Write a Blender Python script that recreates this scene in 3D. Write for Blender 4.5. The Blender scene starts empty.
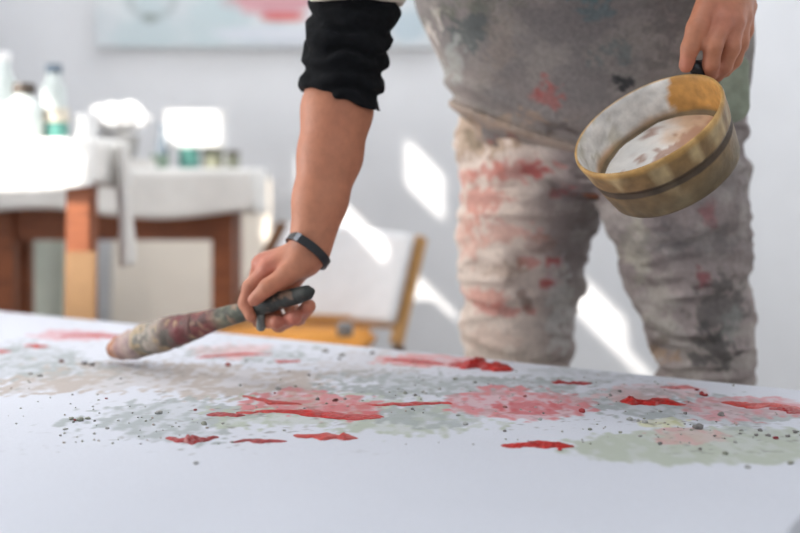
import bpy, bmesh, math, random
import numpy as np
from mathutils import Vector, Matrix
R = random.Random(7)
C = bpy.context.scene.collection
S = bpy.context.scene

# ------------------------------------------------------------------ camera, world, sun, lights, exposure
F = 1111.0; HC = 0.83; H0 = 170.0           # focal length in px, camera height, horizon row
def P(x, y, Y):                              # a point of the place at distance Y
    return np.array([(x - 400) / F * Y, Y, HC - (y - H0) / F * Y])
cd = bpy.data.cameras.new('camera'); cam = bpy.data.objects.new('camera', cd); C.objects.link(cam)
cam.location = (0, 0, HC); cam.rotation_euler = (math.pi / 2, 0, 0)
cd.sensor_width = 36; cd.lens = 50; cd.shift_y = (H0 - 266.5) / 800
cd.clip_start = 0.05
cd.dof.use_dof = True; cd.dof.focus_distance = 1.33; cd.dof.aperture_fstop = 2.1; cd.dof.aperture_blades = 9
S.camera = cam
S.view_settings.view_transform = 'Standard'; S.view_settings.look = 'None'
S.view_settings.gamma = 1; S.view_settings.use_curve_mapping = False
S.view_settings.exposure = -0.27
w = bpy.data.worlds.new('sky'); S.world = w; w.use_nodes = True
w.node_tree.nodes['Background'].inputs[0].default_value = (0.82, 0.90, 1.0, 1)
w.node_tree.nodes['Background'].inputs[1].default_value = 1.6
sl = bpy.data.lights.new('sun', 'SUN'); sun = bpy.data.objects.new('sun', sl); C.objects.link(sun)
SUN = Vector((1.0, 1.0, -1.0)).normalized()
sun.rotation_euler = SUN.to_track_quat('-Z', 'Y').to_euler(); sl.energy = 11.0; sl.angle = math.radians(0.6)
sl.color = (1.0, 0.93, 0.84)
def area(name, loc, d, sx, sy, e, col):
    l = bpy.data.lights.new(name, 'AREA'); o = bpy.data.objects.new(name, l); C.objects.link(o)
    l.shape = 'RECTANGLE'; l.size = sx; l.size_y = sy; l.energy = e; l.color = col
    o.location = loc; o.rotation_euler = Vector(d).to_track_quat('-Z', 'Z').to_euler()
    return o
area('daylight_side_window', (-1.80, 0.0, 1.15), (1, 0, 0.12), 1.6, 0.9, 1.5, (1.0, 0.985, 0.97))
area('daylight_bench_window', (-1.80, 1.60, 0.98), (1, 0, 0.12), 0.5, 0.75, 34, (1.0, 0.97, 0.93))
area('daylight_small_window', (-1.80, 2.34, 2.08), (1, 0, -0.1), 0.5, 0.42, 20, (1.0, 0.97, 0.93))
area('added_front_fill', (0.6, -2.05, 1.9), (0, 1, -0.1), 2.2, 1.8, 2.5, (0.98, 0.985, 1.0))  # unseen window lamp behind the camera, added as fill
area('added_right_fill', (2.55, 2.9, 1.8), (-1, 0, -0.1), 1.2, 1.6, 8, (0.96, 0.98, 1.0))  # lamp for an unseen right-hand window, added as weak fill
area('added_skylight_fill', (0.4, 3.1, 3.34), (0, 0, -1), 2.3, 0.9, 39, (0.98, 0.985, 1.0))  # unseen skylight lamp, added to brighten the back wall and tables
area('added_near_skylight_fill', (0.15, 0.7, 3.34), (0, 0, -1), 1.4, 1.0, 17, (0.96, 0.98, 1.0))  # second unseen skylight lamp, added to light the canvas from above

# ------------------------------------------------------------------ helpers
def srgb(r, g, b):
    f = lambda c: (c / 255 / 12.92) if c / 255 <= 0.04045 else ((c / 255 + 0.055) / 1.055) ** 2.4
    return (f(r), f(g), f(b))
def A3(*c): return np.array(srgb(*c))
def mat(name, col, rough=0.6, var=0.12, scale=30, metal=0, bump=0.0, col2=None, attr=False, spec=0.5, stretch=None):
    m = bpy.data.materials.new(name); m.use_nodes = True
    nt = m.node_tree; b = nt.nodes['Principled BSDF']
    b.inputs['Roughness'].default_value = rough; b.inputs['Metallic'].default_value = metal
    b.inputs['Specular IOR Level'].default_value = spec
    tc = nt.nodes.new('ShaderNodeTexCoord'); n = nt.nodes.new('ShaderNodeTexNoise')
    n.inputs['Scale'].default_value = scale; n.inputs['Detail'].default_value = 5
    mp = nt.nodes.new('ShaderNodeMapping')
    if stretch: mp.inputs['Scale'].default_value = stretch
    nt.links.new(tc.outputs['Object'], mp.inputs[0]); nt.links.new(mp.outputs[0], n.inputs['Vector'])
    mix = nt.nodes.new('ShaderNodeMix'); mix.data_type = 'RGBA'
    if attr:
        at = nt.nodes.new('ShaderNodeAttribute'); at.attribute_name = 'Col'
        mix.blend_type = 'MULTIPLY'; mix.inputs[0].default_value = 1.0
        cr = nt.nodes.new('ShaderNodeValToRGB')
        cr.color_ramp.elements[0].position = 0.3; cr.color_ramp.elements[1].position = 0.7
        lo = 1 - var * 1.5; hi = 1 + 0 * var
        cr.color_ramp.elements[0].color = (lo, lo, lo, 1); cr.color_ramp.elements[1].color = (hi, hi, hi, 1)
        nt.links.new(n.outputs['Fac'], cr.inputs[0])
        nt.links.new(at.outputs['Color'], mix.inputs[6]); nt.links.new(cr.outputs[0], mix.inputs[7])
    else:
        c2 = col2 or tuple(max(0, c * (1 - var * 2)) for c in col)
        cr = nt.nodes.new('ShaderNodeValToRGB')
        cr.color_ramp.elements[0].position = 0.35; cr.color_ramp.elements[1].position = 0.65
        nt.links.new(n.outputs['Fac'], cr.inputs[0]); nt.links.new(cr.outputs[0], mix.inputs[0])
        mix.inputs[6].default_value = (*c2, 1); mix.inputs[7].default_value = (*col, 1)
    nt.links.new(mix.outputs[2], b.inputs['Base Color'])
    if bump:
        bp = nt.nodes.new('ShaderNodeBump'); bp.inputs['Strength'].default_value = bump
        bp.inputs['Distance'].default_value = 0.004
        nt.links.new(n.outputs['Fac'], bp.inputs['Height']); nt.links.new(bp.outputs[0], b.inputs['Normal'])
    return m

LOC = {}
def link(o, parent=None):
    C.objects.link(o)
    if parent is not None: o.parent = parent
    return o
def base_of(o):
    t = np.zeros(3)
    while o is not None:
        t = t + LOC.get(o.name, np.zeros(3)); o = o.parent
    return t
def mesh(name, verts, faces, m, parent=None, smooth=True, col=None, loc=None):
    """one mesh object; verts are given in the place's own coordinates"""
    V = np.asarray(verts, float)
    off = base_of(parent) if parent is not None else np.zeros(3)
    if loc is not None: off = off + (np.asarray(loc, float) - off)
    V = V - off
    me = bpy.data.meshes.new(name)
    me.from_pydata(V.tolist(), [], [list(map(int, f)) for f in faces] if not isinstance(faces, np.ndarray) else faces.tolist())
    me.update()
    if smooth: me.shade_smooth()
    if m: me.materials.append(m)
    if col is not None:
        a = me.color_attributes.new('Col', 'FLOAT_COLOR', 'POINT')
        cc = np.ones((len(V), 4), np.float32); cc[:, :3] = np.clip(col, 0, 1); a.data.foreach_set('color', cc.ravel())
    o = bpy.data.objects.new(name, me); link(o, parent)
    if loc is not None:
        o.location = Vector(loc) - Vector(base_of(parent) if parent is not None else (0, 0, 0)); LOC[o.name] = np.array(o.location)
    return o
def thing(name, label, cat, loc, group=None):
    o = bpy.data.objects.new(name, None); link(o); o.location = loc; LOC[o.name] = np.array(loc, float)
    o.empty_display_size = 0.05
    return tag(o, label, cat, group)
def tag(o, label, cat, group=None):
    o['label'] = label; o['category'] = cat
    if group: o['group'] = group
    return o
def struct(o): o['kind'] = 'structure'; return o

class MB:
    """collects shapes of ONE part"""
    def __init__(s): s.v = []; s.f = []; s.n = 0
    def add(s, v, f):
        v = np.asarray(v, float); s.v.append(v); s.f += [[i + s.n for i in q] for q in f]; s.n += len(v); return s
    def box(s, c, size, rot=None, bev=0.0):
        bm = bmesh.new(); bmesh.ops.create_cube(bm, size=1)
        for v in bm.verts: v.co = Vector((v.co.x * size[0], v.co.y * size[1], v.co.z * size[2]))
        if bev: bmesh.ops.bevel(bm, geom=bm.edges[:], offset=bev, segments=2, affect='EDGES')
        bm.verts.index_update()
        v = np.array([x.co[:] for x in bm.verts]); f = [[q.index for q in g.verts] for g in bm.faces]; bm.free()
        if rot is not None: v = v @ np.array(rot).T
        return s.add(v + np.array(c), f)
    def bar(s, a, b, wx, wy, bev=0.003, ref=(0, 0, 1)):
        a = np.array(a, float); b = np.array(b, float); d = b - a; L = np.linalg.norm(d); z = d / L
        r = np.array(ref, float)
        if abs(r @ z) > 0.95: r = np.array([0, 1.0, 0])
        x = np.cross(r, z); x /= np.linalg.norm(x); y = np.cross(z, x)
        return s.box((a + b) / 2, (wx, wy, L), np.stack([x, y, z], 1), bev)
    def lathe(s, o, axis, prof, seg=32, capped=True, jit=None):
        """prof: list of (distance along axis, radius)"""
        z = np.array(axis, float); z /= np.linalg.norm(z)
        r = np.array([1.0, 0, 0]) if abs(z[0]) < 0.8 else np.array([0, 1.0, 0])
        x = np.cross(r, z); x /= np.linalg.norm(x); y = np.cross(z, x)
        V = []; Fc = []; o = np.array(o, float)
        for i, (h, q) in enumerate(prof):
            for k in range(seg):
                t = 2 * math.pi * k / seg; qq = q * (1 + (jit(h, t) if jit else 0))
                V.append(o + z * h + x * qq * math.cos(t) + y * qq * math.sin(t))
        n = len(prof)
        for i in range(n - 1):
            for k in range(seg):
                k2 = (k + 1) % seg
                Fc.append([i * seg + k, i * seg + k2, (i + 1) * seg + k2, (i + 1) * seg + k])
        if capped:
            Fc.append([k for k in range(seg)][::-1]); Fc.append([(n - 1) * seg + k for k in range(seg)])
        return s.add(V, Fc)
    def build(s, name, m, parent=None, smooth=True, col=None, loc=None):
        return mesh(name, np.concatenate(s.v), s.f, m, parent, smooth, col, loc)

# value noise ------------------------------------------------------
def vnoise(p, seed=0):
    p = np.asarray(p, np.float64); i = np.floor(p).astype(np.int64); f = p - i; f = f * f * (3 - 2 * f)
    def h(ix, iy, iz):
        n = (ix * 374761393 + iy * 668265263 + iz * 2147483647 + seed * 974711) & 0x7fffffff
        n = ((n ^ (n >> 13)) * 1274126177) & 0x7fffffff
        n = ((n ^ (n >> 15)) * 1103515245 + 12345) & 0x7fffffff
        return (n ^ (n >> 16)) % 65536 / 65535.0
    out = 0
    for a in (0, 1):
        for b in (0, 1):
            for c in (0, 1):
                wgt = (f[..., 0] if a else 1 - f[..., 0]) * (f[..., 1] if b else 1 - f[..., 1]) * (f[..., 2] if c else 1 - f[..., 2])
                out = out + wgt * h(i[..., 0] + a, i[..., 1] + b, i[..., 2] + c)
    return out
def fbm(p, sc, oct=3, seed=0):
    o = 0; a = 1; t = 0
    for k in range(oct):
        o = o + a * vnoise(np.asarray(p) * sc * 2 ** k + 17.3 * k, seed + k); t += a; a *= 0.5
    return o / t
def sstep(a, b, x):
    t = np.clip((x - a) / (b - a), 0, 1); return t * t * (3 - 2 * t)

# smooth volumes meshed by surface nets ----------------------------
class Vol:
    def __init__(s, disp=None, pad=0.0): s.p = []; s.disp = disp; s.pad = pad
    def cap(s, a, b, ra, rb, k=0.01, sq=None):
        a = np.array(a, float); b = np.array(b, float)
        s.p.append(('c', a, b, ra, rb, k, sq, (a + b) / 2, np.linalg.norm(b - a) / 2 + max(ra, rb) * (1.0 if not sq else max(1, 1 / sq[1])))); return s
    def chain(s, pts, rs, k=0.01, sq=None):
        for i in range(len(pts) - 1): s.cap(pts[i], pts[i + 1], rs[i], rs[i + 1], k, sq)
        return s
    def ell(s, c, r, M=None, k=0.01):
        c = np.array(c, float); r = np.array(r, float)
        s.p.append(('e', c, r, M, None, k, None, c, max(r))); return s
    def cut(s, fn): s.p.append(('x', fn, None, None, None, 0, None, None, None)); return s
    def ev(s, X, prims=None):
        d = np.full(len(X), 1.0)
        for q in (prims if prims is not None else s.p):
            if q[0] == 'x':
                d = np.maximum(d, q[1](X)); continue
            if q[0] == 'c':
                _, a, b, ra, rb, k, sq, _, _ = q
                x = X - a; ba = b - a
                if sq:
                    ax = np.array(sq[0], float); ax = ax / np.linalg.norm(ax); f_ = sq[1] - 1
                    x = x + np.outer(x @ ax, ax) * f_; ba = ba + ax * (ba @ ax) * f_
                t = np.clip(x @ ba / max(ba @ ba, 1e-12), 0, 1)
                e = np.linalg.norm(x - t[:, None] * ba, axis=1) - (ra + (rb - ra) * t)
                if sq and sq[1] > 1: e = e / (1 + (sq[1] - 1) * 0.5)
            else:
                _, c, r, M, _, k, _, _, _ = q
                x = X - c
                if M is not None: x = x @ np.array(M)
                k0 = np.linalg.norm(x / r, axis=1); k1 = np.linalg.norm(x / r ** 2, axis=1) + 1e-9
                e = k0 * (k0 - 1) / k1
            h = np.clip(0.5 + 0.5 * (d - e) / k, 0, 1)
            d = d + (e - d) * h - k * h * (1 - h)
        if s.disp is not None: d = d + s.disp(X)
        return d
    def mesh(s, h, n=20):
        lo = np.min([q[7] - q[8] for q in s.p if q[0] != 'x'], 0) - 0.03 - s.pad; hi = np.max([q[7] + q[8] for q in s.p if q[0] != 'x'], 0) + 0.03 + s.pad
        nb = np.ceil((hi - lo) / (h * n)).astype(int)
        G = np.stack(np.meshgrid(*[np.arange(k) for k in nb], indexing='ij'), -1).reshape(-1, 3)
        ctr = lo + (G + 0.5) * n * h; rad = n * h * math.sqrt(3) / 2
        keep = np.abs(s.ev(ctr)) < rad * 1.5 + 0.02 + s.pad
        dims = nb * n + 1
        CI = []; CV = []; EQ = []
        ax = np.arange(n + 1)
        L = np.stack(np.meshgrid(ax, ax, ax, indexing='ij'), -1).reshape(-1, 3)
        for g in G[keep]:
            o = g * n; X = lo + (L + o) * h
            cc = lo + (g + 0.5) * n * h
            pr = [q for q in s.p if q[0] == 'x' or np.linalg.norm(q[7] - cc) < q[8] + rad + 0.06]
            if not pr: continue
            D = s.ev(X, pr).reshape(n + 1, n + 1, n + 1)
            I = D < 0
            if I.all() or not I.any(): continue
            c8 = np.stack([D[a:a + n, b:b + n, c:c + n] for a in (0, 1) for b in (0, 1) for c in (0, 1)], -1)
            i8 = c8 < 0; act = i8.any(-1) & ~i8.all(-1)
            idx = np.argwhere(act); v8 = c8[act]; s8 = v8 < 0
            cor = np.array([(a, b, c) for a in (0, 1) for b in (0, 1) for c in (0, 1)], float)
            ps = np.zeros((len(idx), 3)); ct = np.zeros(len(idx))
            for p in range(8):
                for q in range(p + 1, 8):
                    if np.abs(cor[p] - cor[q]).sum() != 1: continue
                    x = s8[:, p] != s8[:, q]
                    t = np.where(x, v8[:, p] / np.where(x, v8[:, p] - v8[:, q], 1), 0)
                    ps += x[:, None] * (cor[p] + t[:, None] * (cor[q] - cor[p])); ct += x
            ps /= ct[:, None]
            gi = idx + o
            CI.append((gi[:, 0] * dims[1] + gi[:, 1]) * dims[2] + gi[:, 2]); CV.append(lo + (gi + ps) * h)
            for axn in range(3):
                sl0 = [slice(0, n)] * 3; sl1 = [slice(0, n)] * 3; sl1[axn] = slice(1, n + 1)
                a = I[tuple(sl0)]; b = I[tuple(sl1)]
                e = np.argwhere(a != b)
                if len(e) == 0: continue
                fl = a[tuple(e.T)]
                e = e + o; u, v = [(1, 2), (2, 0), (0, 1)][axn]
                q = []
                for du, dv in ((0, 0), (-1, 0), (-1, -1), (0, -1)):
                    t = e.copy(); t[:, u] += du; t[:, v] += dv
                    q.append((t[:, 0] * dims[1] + t[:, 1]) * dims[2] + t[:, 2])
                q = np.stack(q, 1); q[~fl] = q[~fl][:, ::-1]
                EQ.append(q)
        CI = np.concatenate(CI); CV = np.concatenate(CV); EQ = np.concatenate(EQ)
        od = np.argsort(CI); CI = CI[od]; CV = CV[od]
        j = np.searchsorted(CI, EQ); j = np.clip(j, 0, len(CI) - 1)
        ok = (CI[j] == EQ).all(1)
        return CV, j[ok]
def largest(V, Fq, min_share=0.02):
    """keeps the one connected body of a meshed volume"""
    par = np.arange(len(V))
    e = np.concatenate([Fq[:, [0, 1]], Fq[:, [1, 2]], Fq[:, [2, 3]], Fq[:, [3, 0]]])
    for _ in range(400):
        m = np.minimum(par[e[:, 0]], par[e[:, 1]]); o = par.copy()
        np.minimum.at(par, e[:, 0], m); np.minimum.at(par, e[:, 1], m); par = par[par]
        if (o == par).all(): break
    u, c = np.unique(par, return_counts=True); k = par == u[c.argmax()]
    mp = np.cumsum(k) - 1
    return V[k], mp[Fq[k[Fq].all(1)]]
def relax(V, Fq, it=2, lam=0.5):
    for _ in range(it):
        acc = np.zeros_like(V); ct = np.zeros(len(V))
        for a, b in ((0, 1), (1, 2), (2, 3), (3, 0)):
            np.add.at(acc, Fq[:, a], V[Fq[:, b]]); np.add.at(acc, Fq[:, b], V[Fq[:, a]])
            np.add.at(ct, Fq[:, a], 1); np.add.at(ct, Fq[:, b], 1)
        V = V + lam * (acc / np.maximum(ct, 1)[:, None] - V)
    return V

# ------------------------------------------------------------------ the room
WX0, WX1, WY0, WY1, ZC = -1.75, 2.5, -2.0, 4.0, 3.3
m_wall = mat('white_plaster', srgb(224, 225, 228), 0.85, 0.02, 6, bump=0.05)
m_floor = mat('grey_concrete', srgb(146, 143, 138), 0.7, 0.1, 4)
m_ceil = mat('ceiling_paint', srgb(236, 236, 236), 0.9, 0.02, 5)
m_trim = mat('white_window_paint', srgb(232, 232, 230), 0.5, 0.03, 10)
T = 0.06
def wall(name, boxes, m):
    b = MB()
    for c0, c1 in boxes:
        c0 = np.array(c0); c1 = np.array(c1); b.box((c0 + c1) / 2, c1 - c0)
    return struct(b.build(name, m, smooth=False))
wall('floor', [((WX0 - T, WY0 - T, -T), (WX1 + T, WY1 + T, 0))], m_floor)
def ceiling(holes):
    xs = sorted({WX0 - T, WX1 + T, *[h[0] for h in holes], *[h[1] for h in holes]}); ys = sorted({WY0 - T, WY1 + T, *[h[2] for h in holes], *[h[3] for h in holes]})
    bx = []
    for i in range(len(xs) - 1):
        for j in range(len(ys) - 1):
            xc = (xs[i] + xs[i + 1]) / 2; yc = (ys[j] + ys[j + 1]) / 2
            if any(h[0] < xc < h[1] and h[2] < yc < h[3] for h in holes): continue
            bx.append(((xs[i], ys[j], ZC), (xs[i + 1], ys[j + 1], ZC + T)))
    return wall('ceiling', bx, m_ceil)
ceiling([(-1.0, 1.6, 2.6, 3.6), (-0.6, 0.9, 0.15, 1.25)])  # both skylight openings are unseen, added for the overhead light
wall('wall_back', [((WX0 - T, WY1, 0), (WX1 + T, WY1 + T, ZC))], m_wall)
def holed(name, axis, pos, u0, u1, holes):
    """a wall with rectangular openings, laid out as a grid of boxes"""
    us = sorted({u0, u1, *[h[0] for h in holes], *[h[1] for h in holes]})
    zs = sorted({0, ZC, *[h[2] for h in holes], *[h[3] for h in holes]})
    bx = []
    for i in range(len(us) - 1):
        for j in range(len(zs) - 1):
            uc = (us[i] + us[i + 1]) / 2; zc = (zs[j] + zs[j + 1]) / 2
            if any(h[0] < uc < h[1] and h[2] < zc < h[3] for h in holes): continue
            p0, p1 = pos
            bx.append(((p0, us[i], zs[j]), (p1, us[i + 1], zs[j + 1])) if axis == 'x' else ((us[i], p0, zs[j]), (us[i + 1], p1, zs[j + 1])))
    return wall(name, bx, m_wall)
# left wall: a large side window, a bench window and a row of small high panes
def back_to_wall(px, py, Y):               # where the sun ray that ends at a point enters the left wall
    p = P(px, py, Y); dx = p[0] - WX0
    return p[1] - dx, p[2] + dx
HIGH = []
for px, py, Y, hw, hh in ((433, 180, 4.0, .095, .11), (455, 322, 4.0, .055, .09), (601, 308, 4.0, .145, .10), (648, 369, 4.0, .075, .045), (388, 243, 3.0, .13, .055)):
    yy, zz = back_to_wall(px, py, Y); HIGH.append((yy - hw, yy + hw, zz - hh, zz + hh))
SIDE = (-0.9, 0.8, 0.65, 1.62); BENCH = (1.34, 1.82, 0.55, 1.97); BENCH2 = (2.2, 2.62, 1.86, 2.32); BENCH3 = (1.99, 2.2, 2.0, 2.32)
holed('wall_left', 'x', (WX0 - T, WX0), WY0 - T, WY1, [SIDE, BENCH, BENCH2, BENCH3] + HIGH)
FRONT = (-0.6, 1.8, 0.9, 2.8); FAR = (2.2, 3.6, 0.9, 2.7)  # unseen openings added to let fill light in
holed('wall_right', 'x', (WX1, WX1 + T), WY0 - T, WY1, [FAR])
holed('wall_front', 'y', (WY0 - T, WY0), WX0, WX1, [FRONT])
def window(name, axis, pos, h, nu, nz):
    b = MB(); t = 0.035
    def seg(u0, u1, z0, z1):
        c = (pos, (u0 + u1) / 2, (z0 + z1) / 2); s = (0.04, u1 - u0, z1 - z0)
        if axis == 'y': c = (c[1], c[0], c[2]); s = (s[1], s[0], s[2])
        b.box(c, s, bev=0.003)
    seg(h[0], h[1], h[2], h[2] + t); seg(h[0], h[1], h[3] - t, h[3]); seg(h[0], h[0] + t, h[2], h[3]); seg(h[1] - t, h[1], h[2], h[3])
    for i in range(1, nu):
        u = h[0] + (h[1] - h[0]) * i / nu; seg(u - .012, u + .012, h[2], h[3])
    for i in range(1, nz):
        z = h[2] + (h[3] - h[2]) * i / nz; seg(h[0], h[1], z - .012, z + .012)
    return struct(b.build(name, m_trim, smooth=False))
window('window_1', 'x', WX0 - .03, SIDE, 3, 1)
window('window_2', 'x', WX0 - .045, (1.30, 1.86, 0.51, 2.01), 1, 1)
window('window_5', 'x', WX0 - .045, (1.95, 2.66, 1.82, 2.36), 1, 1)
window('added_window_3', 'y', WY0 - .03, FRONT, 4, 3)  # frame of the unseen window added behind the camera
window('added_window_4', 'x', WX1 + .03, FAR, 2, 3)  # frame of the unseen window added on the right

# ------------------------------------------------------------------ the canvas on its low table
ZT = HC - 0.296                             # painted surface
CK = 0.296 * F
def G(x, y):                                # a point on the canvas seen at (x, y)
    Y = CK / (y - H0); return np.array([(x - 400) / F * Y, Y, ZT])
eL, eR = G(0, 311), G(800, 390)
U = (eL - eR); U[2] = 0; U /= np.linalg.norm(U); Vv = np.array([U[1], -U[0], 0.0])
if Vv[1] > 0: Vv = -Vv                      # from the far edge towards the camera
rp = G(792, 528)                            # the near right edge passes here
corner = eR + U * ((rp - eR) @ U)
LU, LV = float((eL - corner) @ U) + .10, 1.32
TH = 0.022
du = 0.003
nu, nv = int(LU / du) + 1, int(LV / du) + 1
uu, vv = np.meshgrid(np.linspace(0, LU, nu), np.linspace(0, LV, nv), indexing='ij')
XY = corner[None, None, :] + uu[..., None] * U + vv[..., None] * Vv
XY[..., 2] = ZT
flat = XY.reshape(-1, 3)
# paint on the canvas: each wash is an outline of real size with ragged edges
base = np.tile(A3(202, 205, 214), (len(flat), 1))
n1 = fbm(flat, 26, 4, 3); n2 = fbm(flat, 70, 3, 11); n3 = fbm(flat, 9, 3, 23)
base *= (1 - 0.05 * (n3 - 0.5))[:, None]
relief = np.zeros(len(flat))
def wash(x0, x1, y0, y1, col, strength=0.8, edge=0.55, grain=0.6, seed=1, tilt=0.0):
    """an irregular patch of thin paint covering that stretch of canvas"""
    a = G(x0, (y0 + y1) / 2); b = G(x1, (y0 + y1) / 2); n = G((x0 + x1) / 2, y1); f = G((x0 + x1) / 2, y0)
    c = (a + b + n + f) / 4
    rx = abs(b[0] - a[0]) / 2; ry = abs(f[1] - n[1]) / 2
    ix = flat[:, 0] - c[0]; iy = flat[:, 1] - c[1]
    ix = ix - tilt * iy
    ix = ix - (c[0] / c[1]) * iy
    k = np.hypot(ix / rx, iy / ry)
    if k.min() > 2: return
    sub = np.where(k < 2.2)[0]; fs_ = flat[sub]
    nn = fbm(fs_, 8, 4, seed); ng = fbm(fs_ * [1, .5, 1], 120, 2, seed + 5); nh = fbm(fs_ * [1, .5, 1], 22, 3, seed + 9)
    mk = np.zeros(len(flat))
    mk_ = 1 - sstep(0.88, 0.98, k[sub] + edge * (nn - 0.5) * 3.4 + 1.5 * edge * (ng - .5))
    mk_ = mk_ * (.34 + .66 * (1 - min(1, grain + .3) * sstep(0.43, 0.55, .5 * ng + .5 * nh))) * strength
    mk[sub] = mk_
    global base, relief
    base = base * (1 - mk[:, None]) + A3(*col) * mk[:, None]
    relief += mk * 0.0006
GREY, TAN, GREEN, PINK, ROSE, RED = (150, 157, 157), (174, 163, 155), (166, 174, 156), (198, 116, 120), (186, 70, 75), (196, 52, 48)
wash(-40, 140, 345, 382, GREY, .85, .7, .6, 1); wash(0, 330, 366, 394, TAN, .9, .7, .5, 2)
wash(40, 240, 398, 436, GREY, .8, .8, .6, 3); wash(170, 480, 396, 432, GREEN, .85, .6, .45, 4)
wash(150, 320, 348, 364, GREY, .8, .7, .5, 5); wash(330, 560, 372, 394, GREY, .85, .8, .5, 6)
wash(370, 500, 408, 434, GREY, .8, .7, .5, 7); wash(540, 650, 385, 412, GREY, .8, .8, .5, 8)
wash(560, 860, 424, 470, (168, 175, 160), .9, .2, .1, 9); wash(620, 830, 396, 424, GREY, .8, .8, .5, 10)
wash(480, 640, 370, 384, GREY, .45, .8, .6, 19)
wash(300, 420, 350, 372, TAN, .4, .8, .6, 20)
wash(236, 390, 392, 421, PINK, .85, .5, .45, 12); wash(290, 380, 402, 420, ROSE, .7, .6, .5, 13)
wash(450, 585, 390, 418, PINK, .9, .5, .4, 14); wash(470, 575, 398, 417, ROSE, .7, .7, .6, 15)
wash(700, 830, 396, 416, PINK, .7, .6, .5, 16); wash(650, 740, 428, 446, (196, 146, 144), .7, .5, .4, 17)
wash(640, 690, 418, 427, (196, 194, 130), .6, .5, .3, 18); wash(30, 130, 330, 341, PINK, .6, .5, .3, 21)
wash(170, 260, 345, 358, (214, 160, 156), .5, .8, .4, 22); wash(380, 470, 356, 368, (214, 130, 126), .7, .6, .4, 24)
wash(610, 690, 385, 398, (214, 160, 160), .5, .8, .5, 25)
spk = fbm(flat, 120, 2, 41)
zone = sstep(0.40, 0.55, fbm(flat, 6, 3, 44)) * (flat[:, 1] > CK / (455 - H0))
sp = sstep(0.71, 0.78, spk) * zone
base = base * (1 - .6 * sp[:, None]) + A3(120, 118, 112) * .6 * sp[:, None]
Z = ZT + relief + 0.0016 * (fbm(flat, 3.2, 2, 50) - .5) + 0.0004 * (n1 - .5)
flat[:, 2] = Z
idx = np.arange(nu * nv).reshape(nu, nv)
q = np.stack([idx[:-1, :-1], idx[1:, :-1], idx[1:, 1:], idx[:-1, 1:]], -1).reshape(-1, 4)
# turned-down sides and underside
per = np.concatenate([idx[:, 0], idx[-1, 1:], idx[-2::-1, -1], idx[0, -2:0:-1]])
low = flat[per].copy(); low[:, 2] = ZT - TH
k0 = len(flat); m_ = len(per)
side = [[per[i], k0 + i, k0 + (i + 1) % m_, per[(i + 1) % m_]] for i in range(m_)]
nrm = np.cross(flat[q[0, 1]] - flat[q[0, 0]], flat[q[0, 2]] - flat[q[0, 0]])
if nrm[2] < 0: q = q[:, ::-1]; side = [s_[::-1] for s_ in side]
allv = np.concatenate([flat, low]); allc = np.concatenate([base, base[per]])
faces = q.tolist() + side + [list(range(k0, k0 + m_))]
m_canvas = mat('primed_canvas', None, 0.75, 0.05, 420, attr=True, bump=0.12)
canvas_c = corner + U * LU / 2 + Vv * LV / 2
canvas = mesh('painting_canvas', allv, faces, m_canvas, None, True, allc, loc=(canvas_c[0], canvas_c[1], ZT - TH))
tag(canvas, 'large white canvas lying flat, splashed with red, pink and grey-green paint', 'canvas')
for p_ in canvas.data.polygons[len(q):]: p_.use_smooth = False

# raised daubs of red paint
m_red = mat('red_paint', None, 0.42, 0.2, 160, attr=True, bump=0.35)
m_crumb = mat('paint_crumb', None, 0.8, 0.2, 260, attr=True)
def zc(x, y):                               # canvas height there
    p = G(x, y); a = (p - corner) @ U; b = (p - corner) @ Vv
    i = int(np.clip(a / du, 0, nu - 1)); j = int(np.clip(b / du, 0, nv - 1))
    return Z.reshape(nu, nv)[i, j]
def daub(x0, x1, ya, yb, thick, ht, col, seed, lab=None, peak=None):
    """one stroke of thick paint from (x0, ya) to (x1, yb); thick is its half-depth on the canvas in metres"""
    rr = np.random.RandomState(seed)
    n, m = 42, 15
    A, B = G(x0, ya), G(x1, yb); V = []; F_ = []; CL = []
    d = (B - A); d /= np.linalg.norm(d); pr = np.array([-d[1], d[0], 0])
    for i in range(n):
        t = i / (n - 1); c = A + (B - A) * t
        env = (math.sin(math.pi * min(max(t * .98 + .01, 0), 1)) ** 0.55)
        wob = fbm(np.array([[t * 6 + seed, seed * 1.7, 0]]), 1.0, 3, seed)[0]
        wd = thick * env * (0.1 + 1.35 * wob)
        off = (fbm(np.array([[t * 3.1, seed * 3.3, 4]]), 1.0, 2, seed + 3)[0] - .5) * thick * 1.6
        pk = 1 + (1.2 * math.exp(-((t - peak) / 0.07) ** 2) if peak is not None else 0)
        for j in range(m):
            s_ = j / (m - 1) * 2 - 1
            edge = 1 + 0.25 * (vnoise(np.array([[t * 22, s_ * 2 + 9, seed]]), seed)[0] - .5)
            p = c + pr * (off + s_ * wd * edge)
            prof = max(0, 1 - s_ * s_) ** .6
            hz = .7 * ht * prof * env * pk * (0.3 + 1.3 * vnoise(np.array([[t * 26, s_ * 3.5, seed * 2.1]]), seed + 8)[0])
            V.append([p[0], p[1], zc(x0 + (x1 - x0) * t, ya + (yb - ya) * t) + hz - 0.0004 * (1 - prof) + .0003])
            cv = vnoise(np.array([[t * 14, s_ * 3, seed]]), seed + 20)[0]
            CL.append(A3(*col) * (0.7 + 0.6 * cv))
    for i in range(n - 1):
        for j in range(m - 1): F_.append([i * m + j, (i + 1) * m + j, (i + 1) * m + j + 1, i * m + j + 1])
    a, b, c_ = np.array(V[0 * m + 7]), np.array(V[m + 7]), np.array(V[m + 8])
    if np.cross(b - a, c_ - a)[2] < 0: F_ = [f[::-1] for f in F_]
    o = mesh('paint_daub', V, F_, m_red, canvas, True, np.array(CL))
    if lab: o['label'] = lab
    return o
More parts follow.
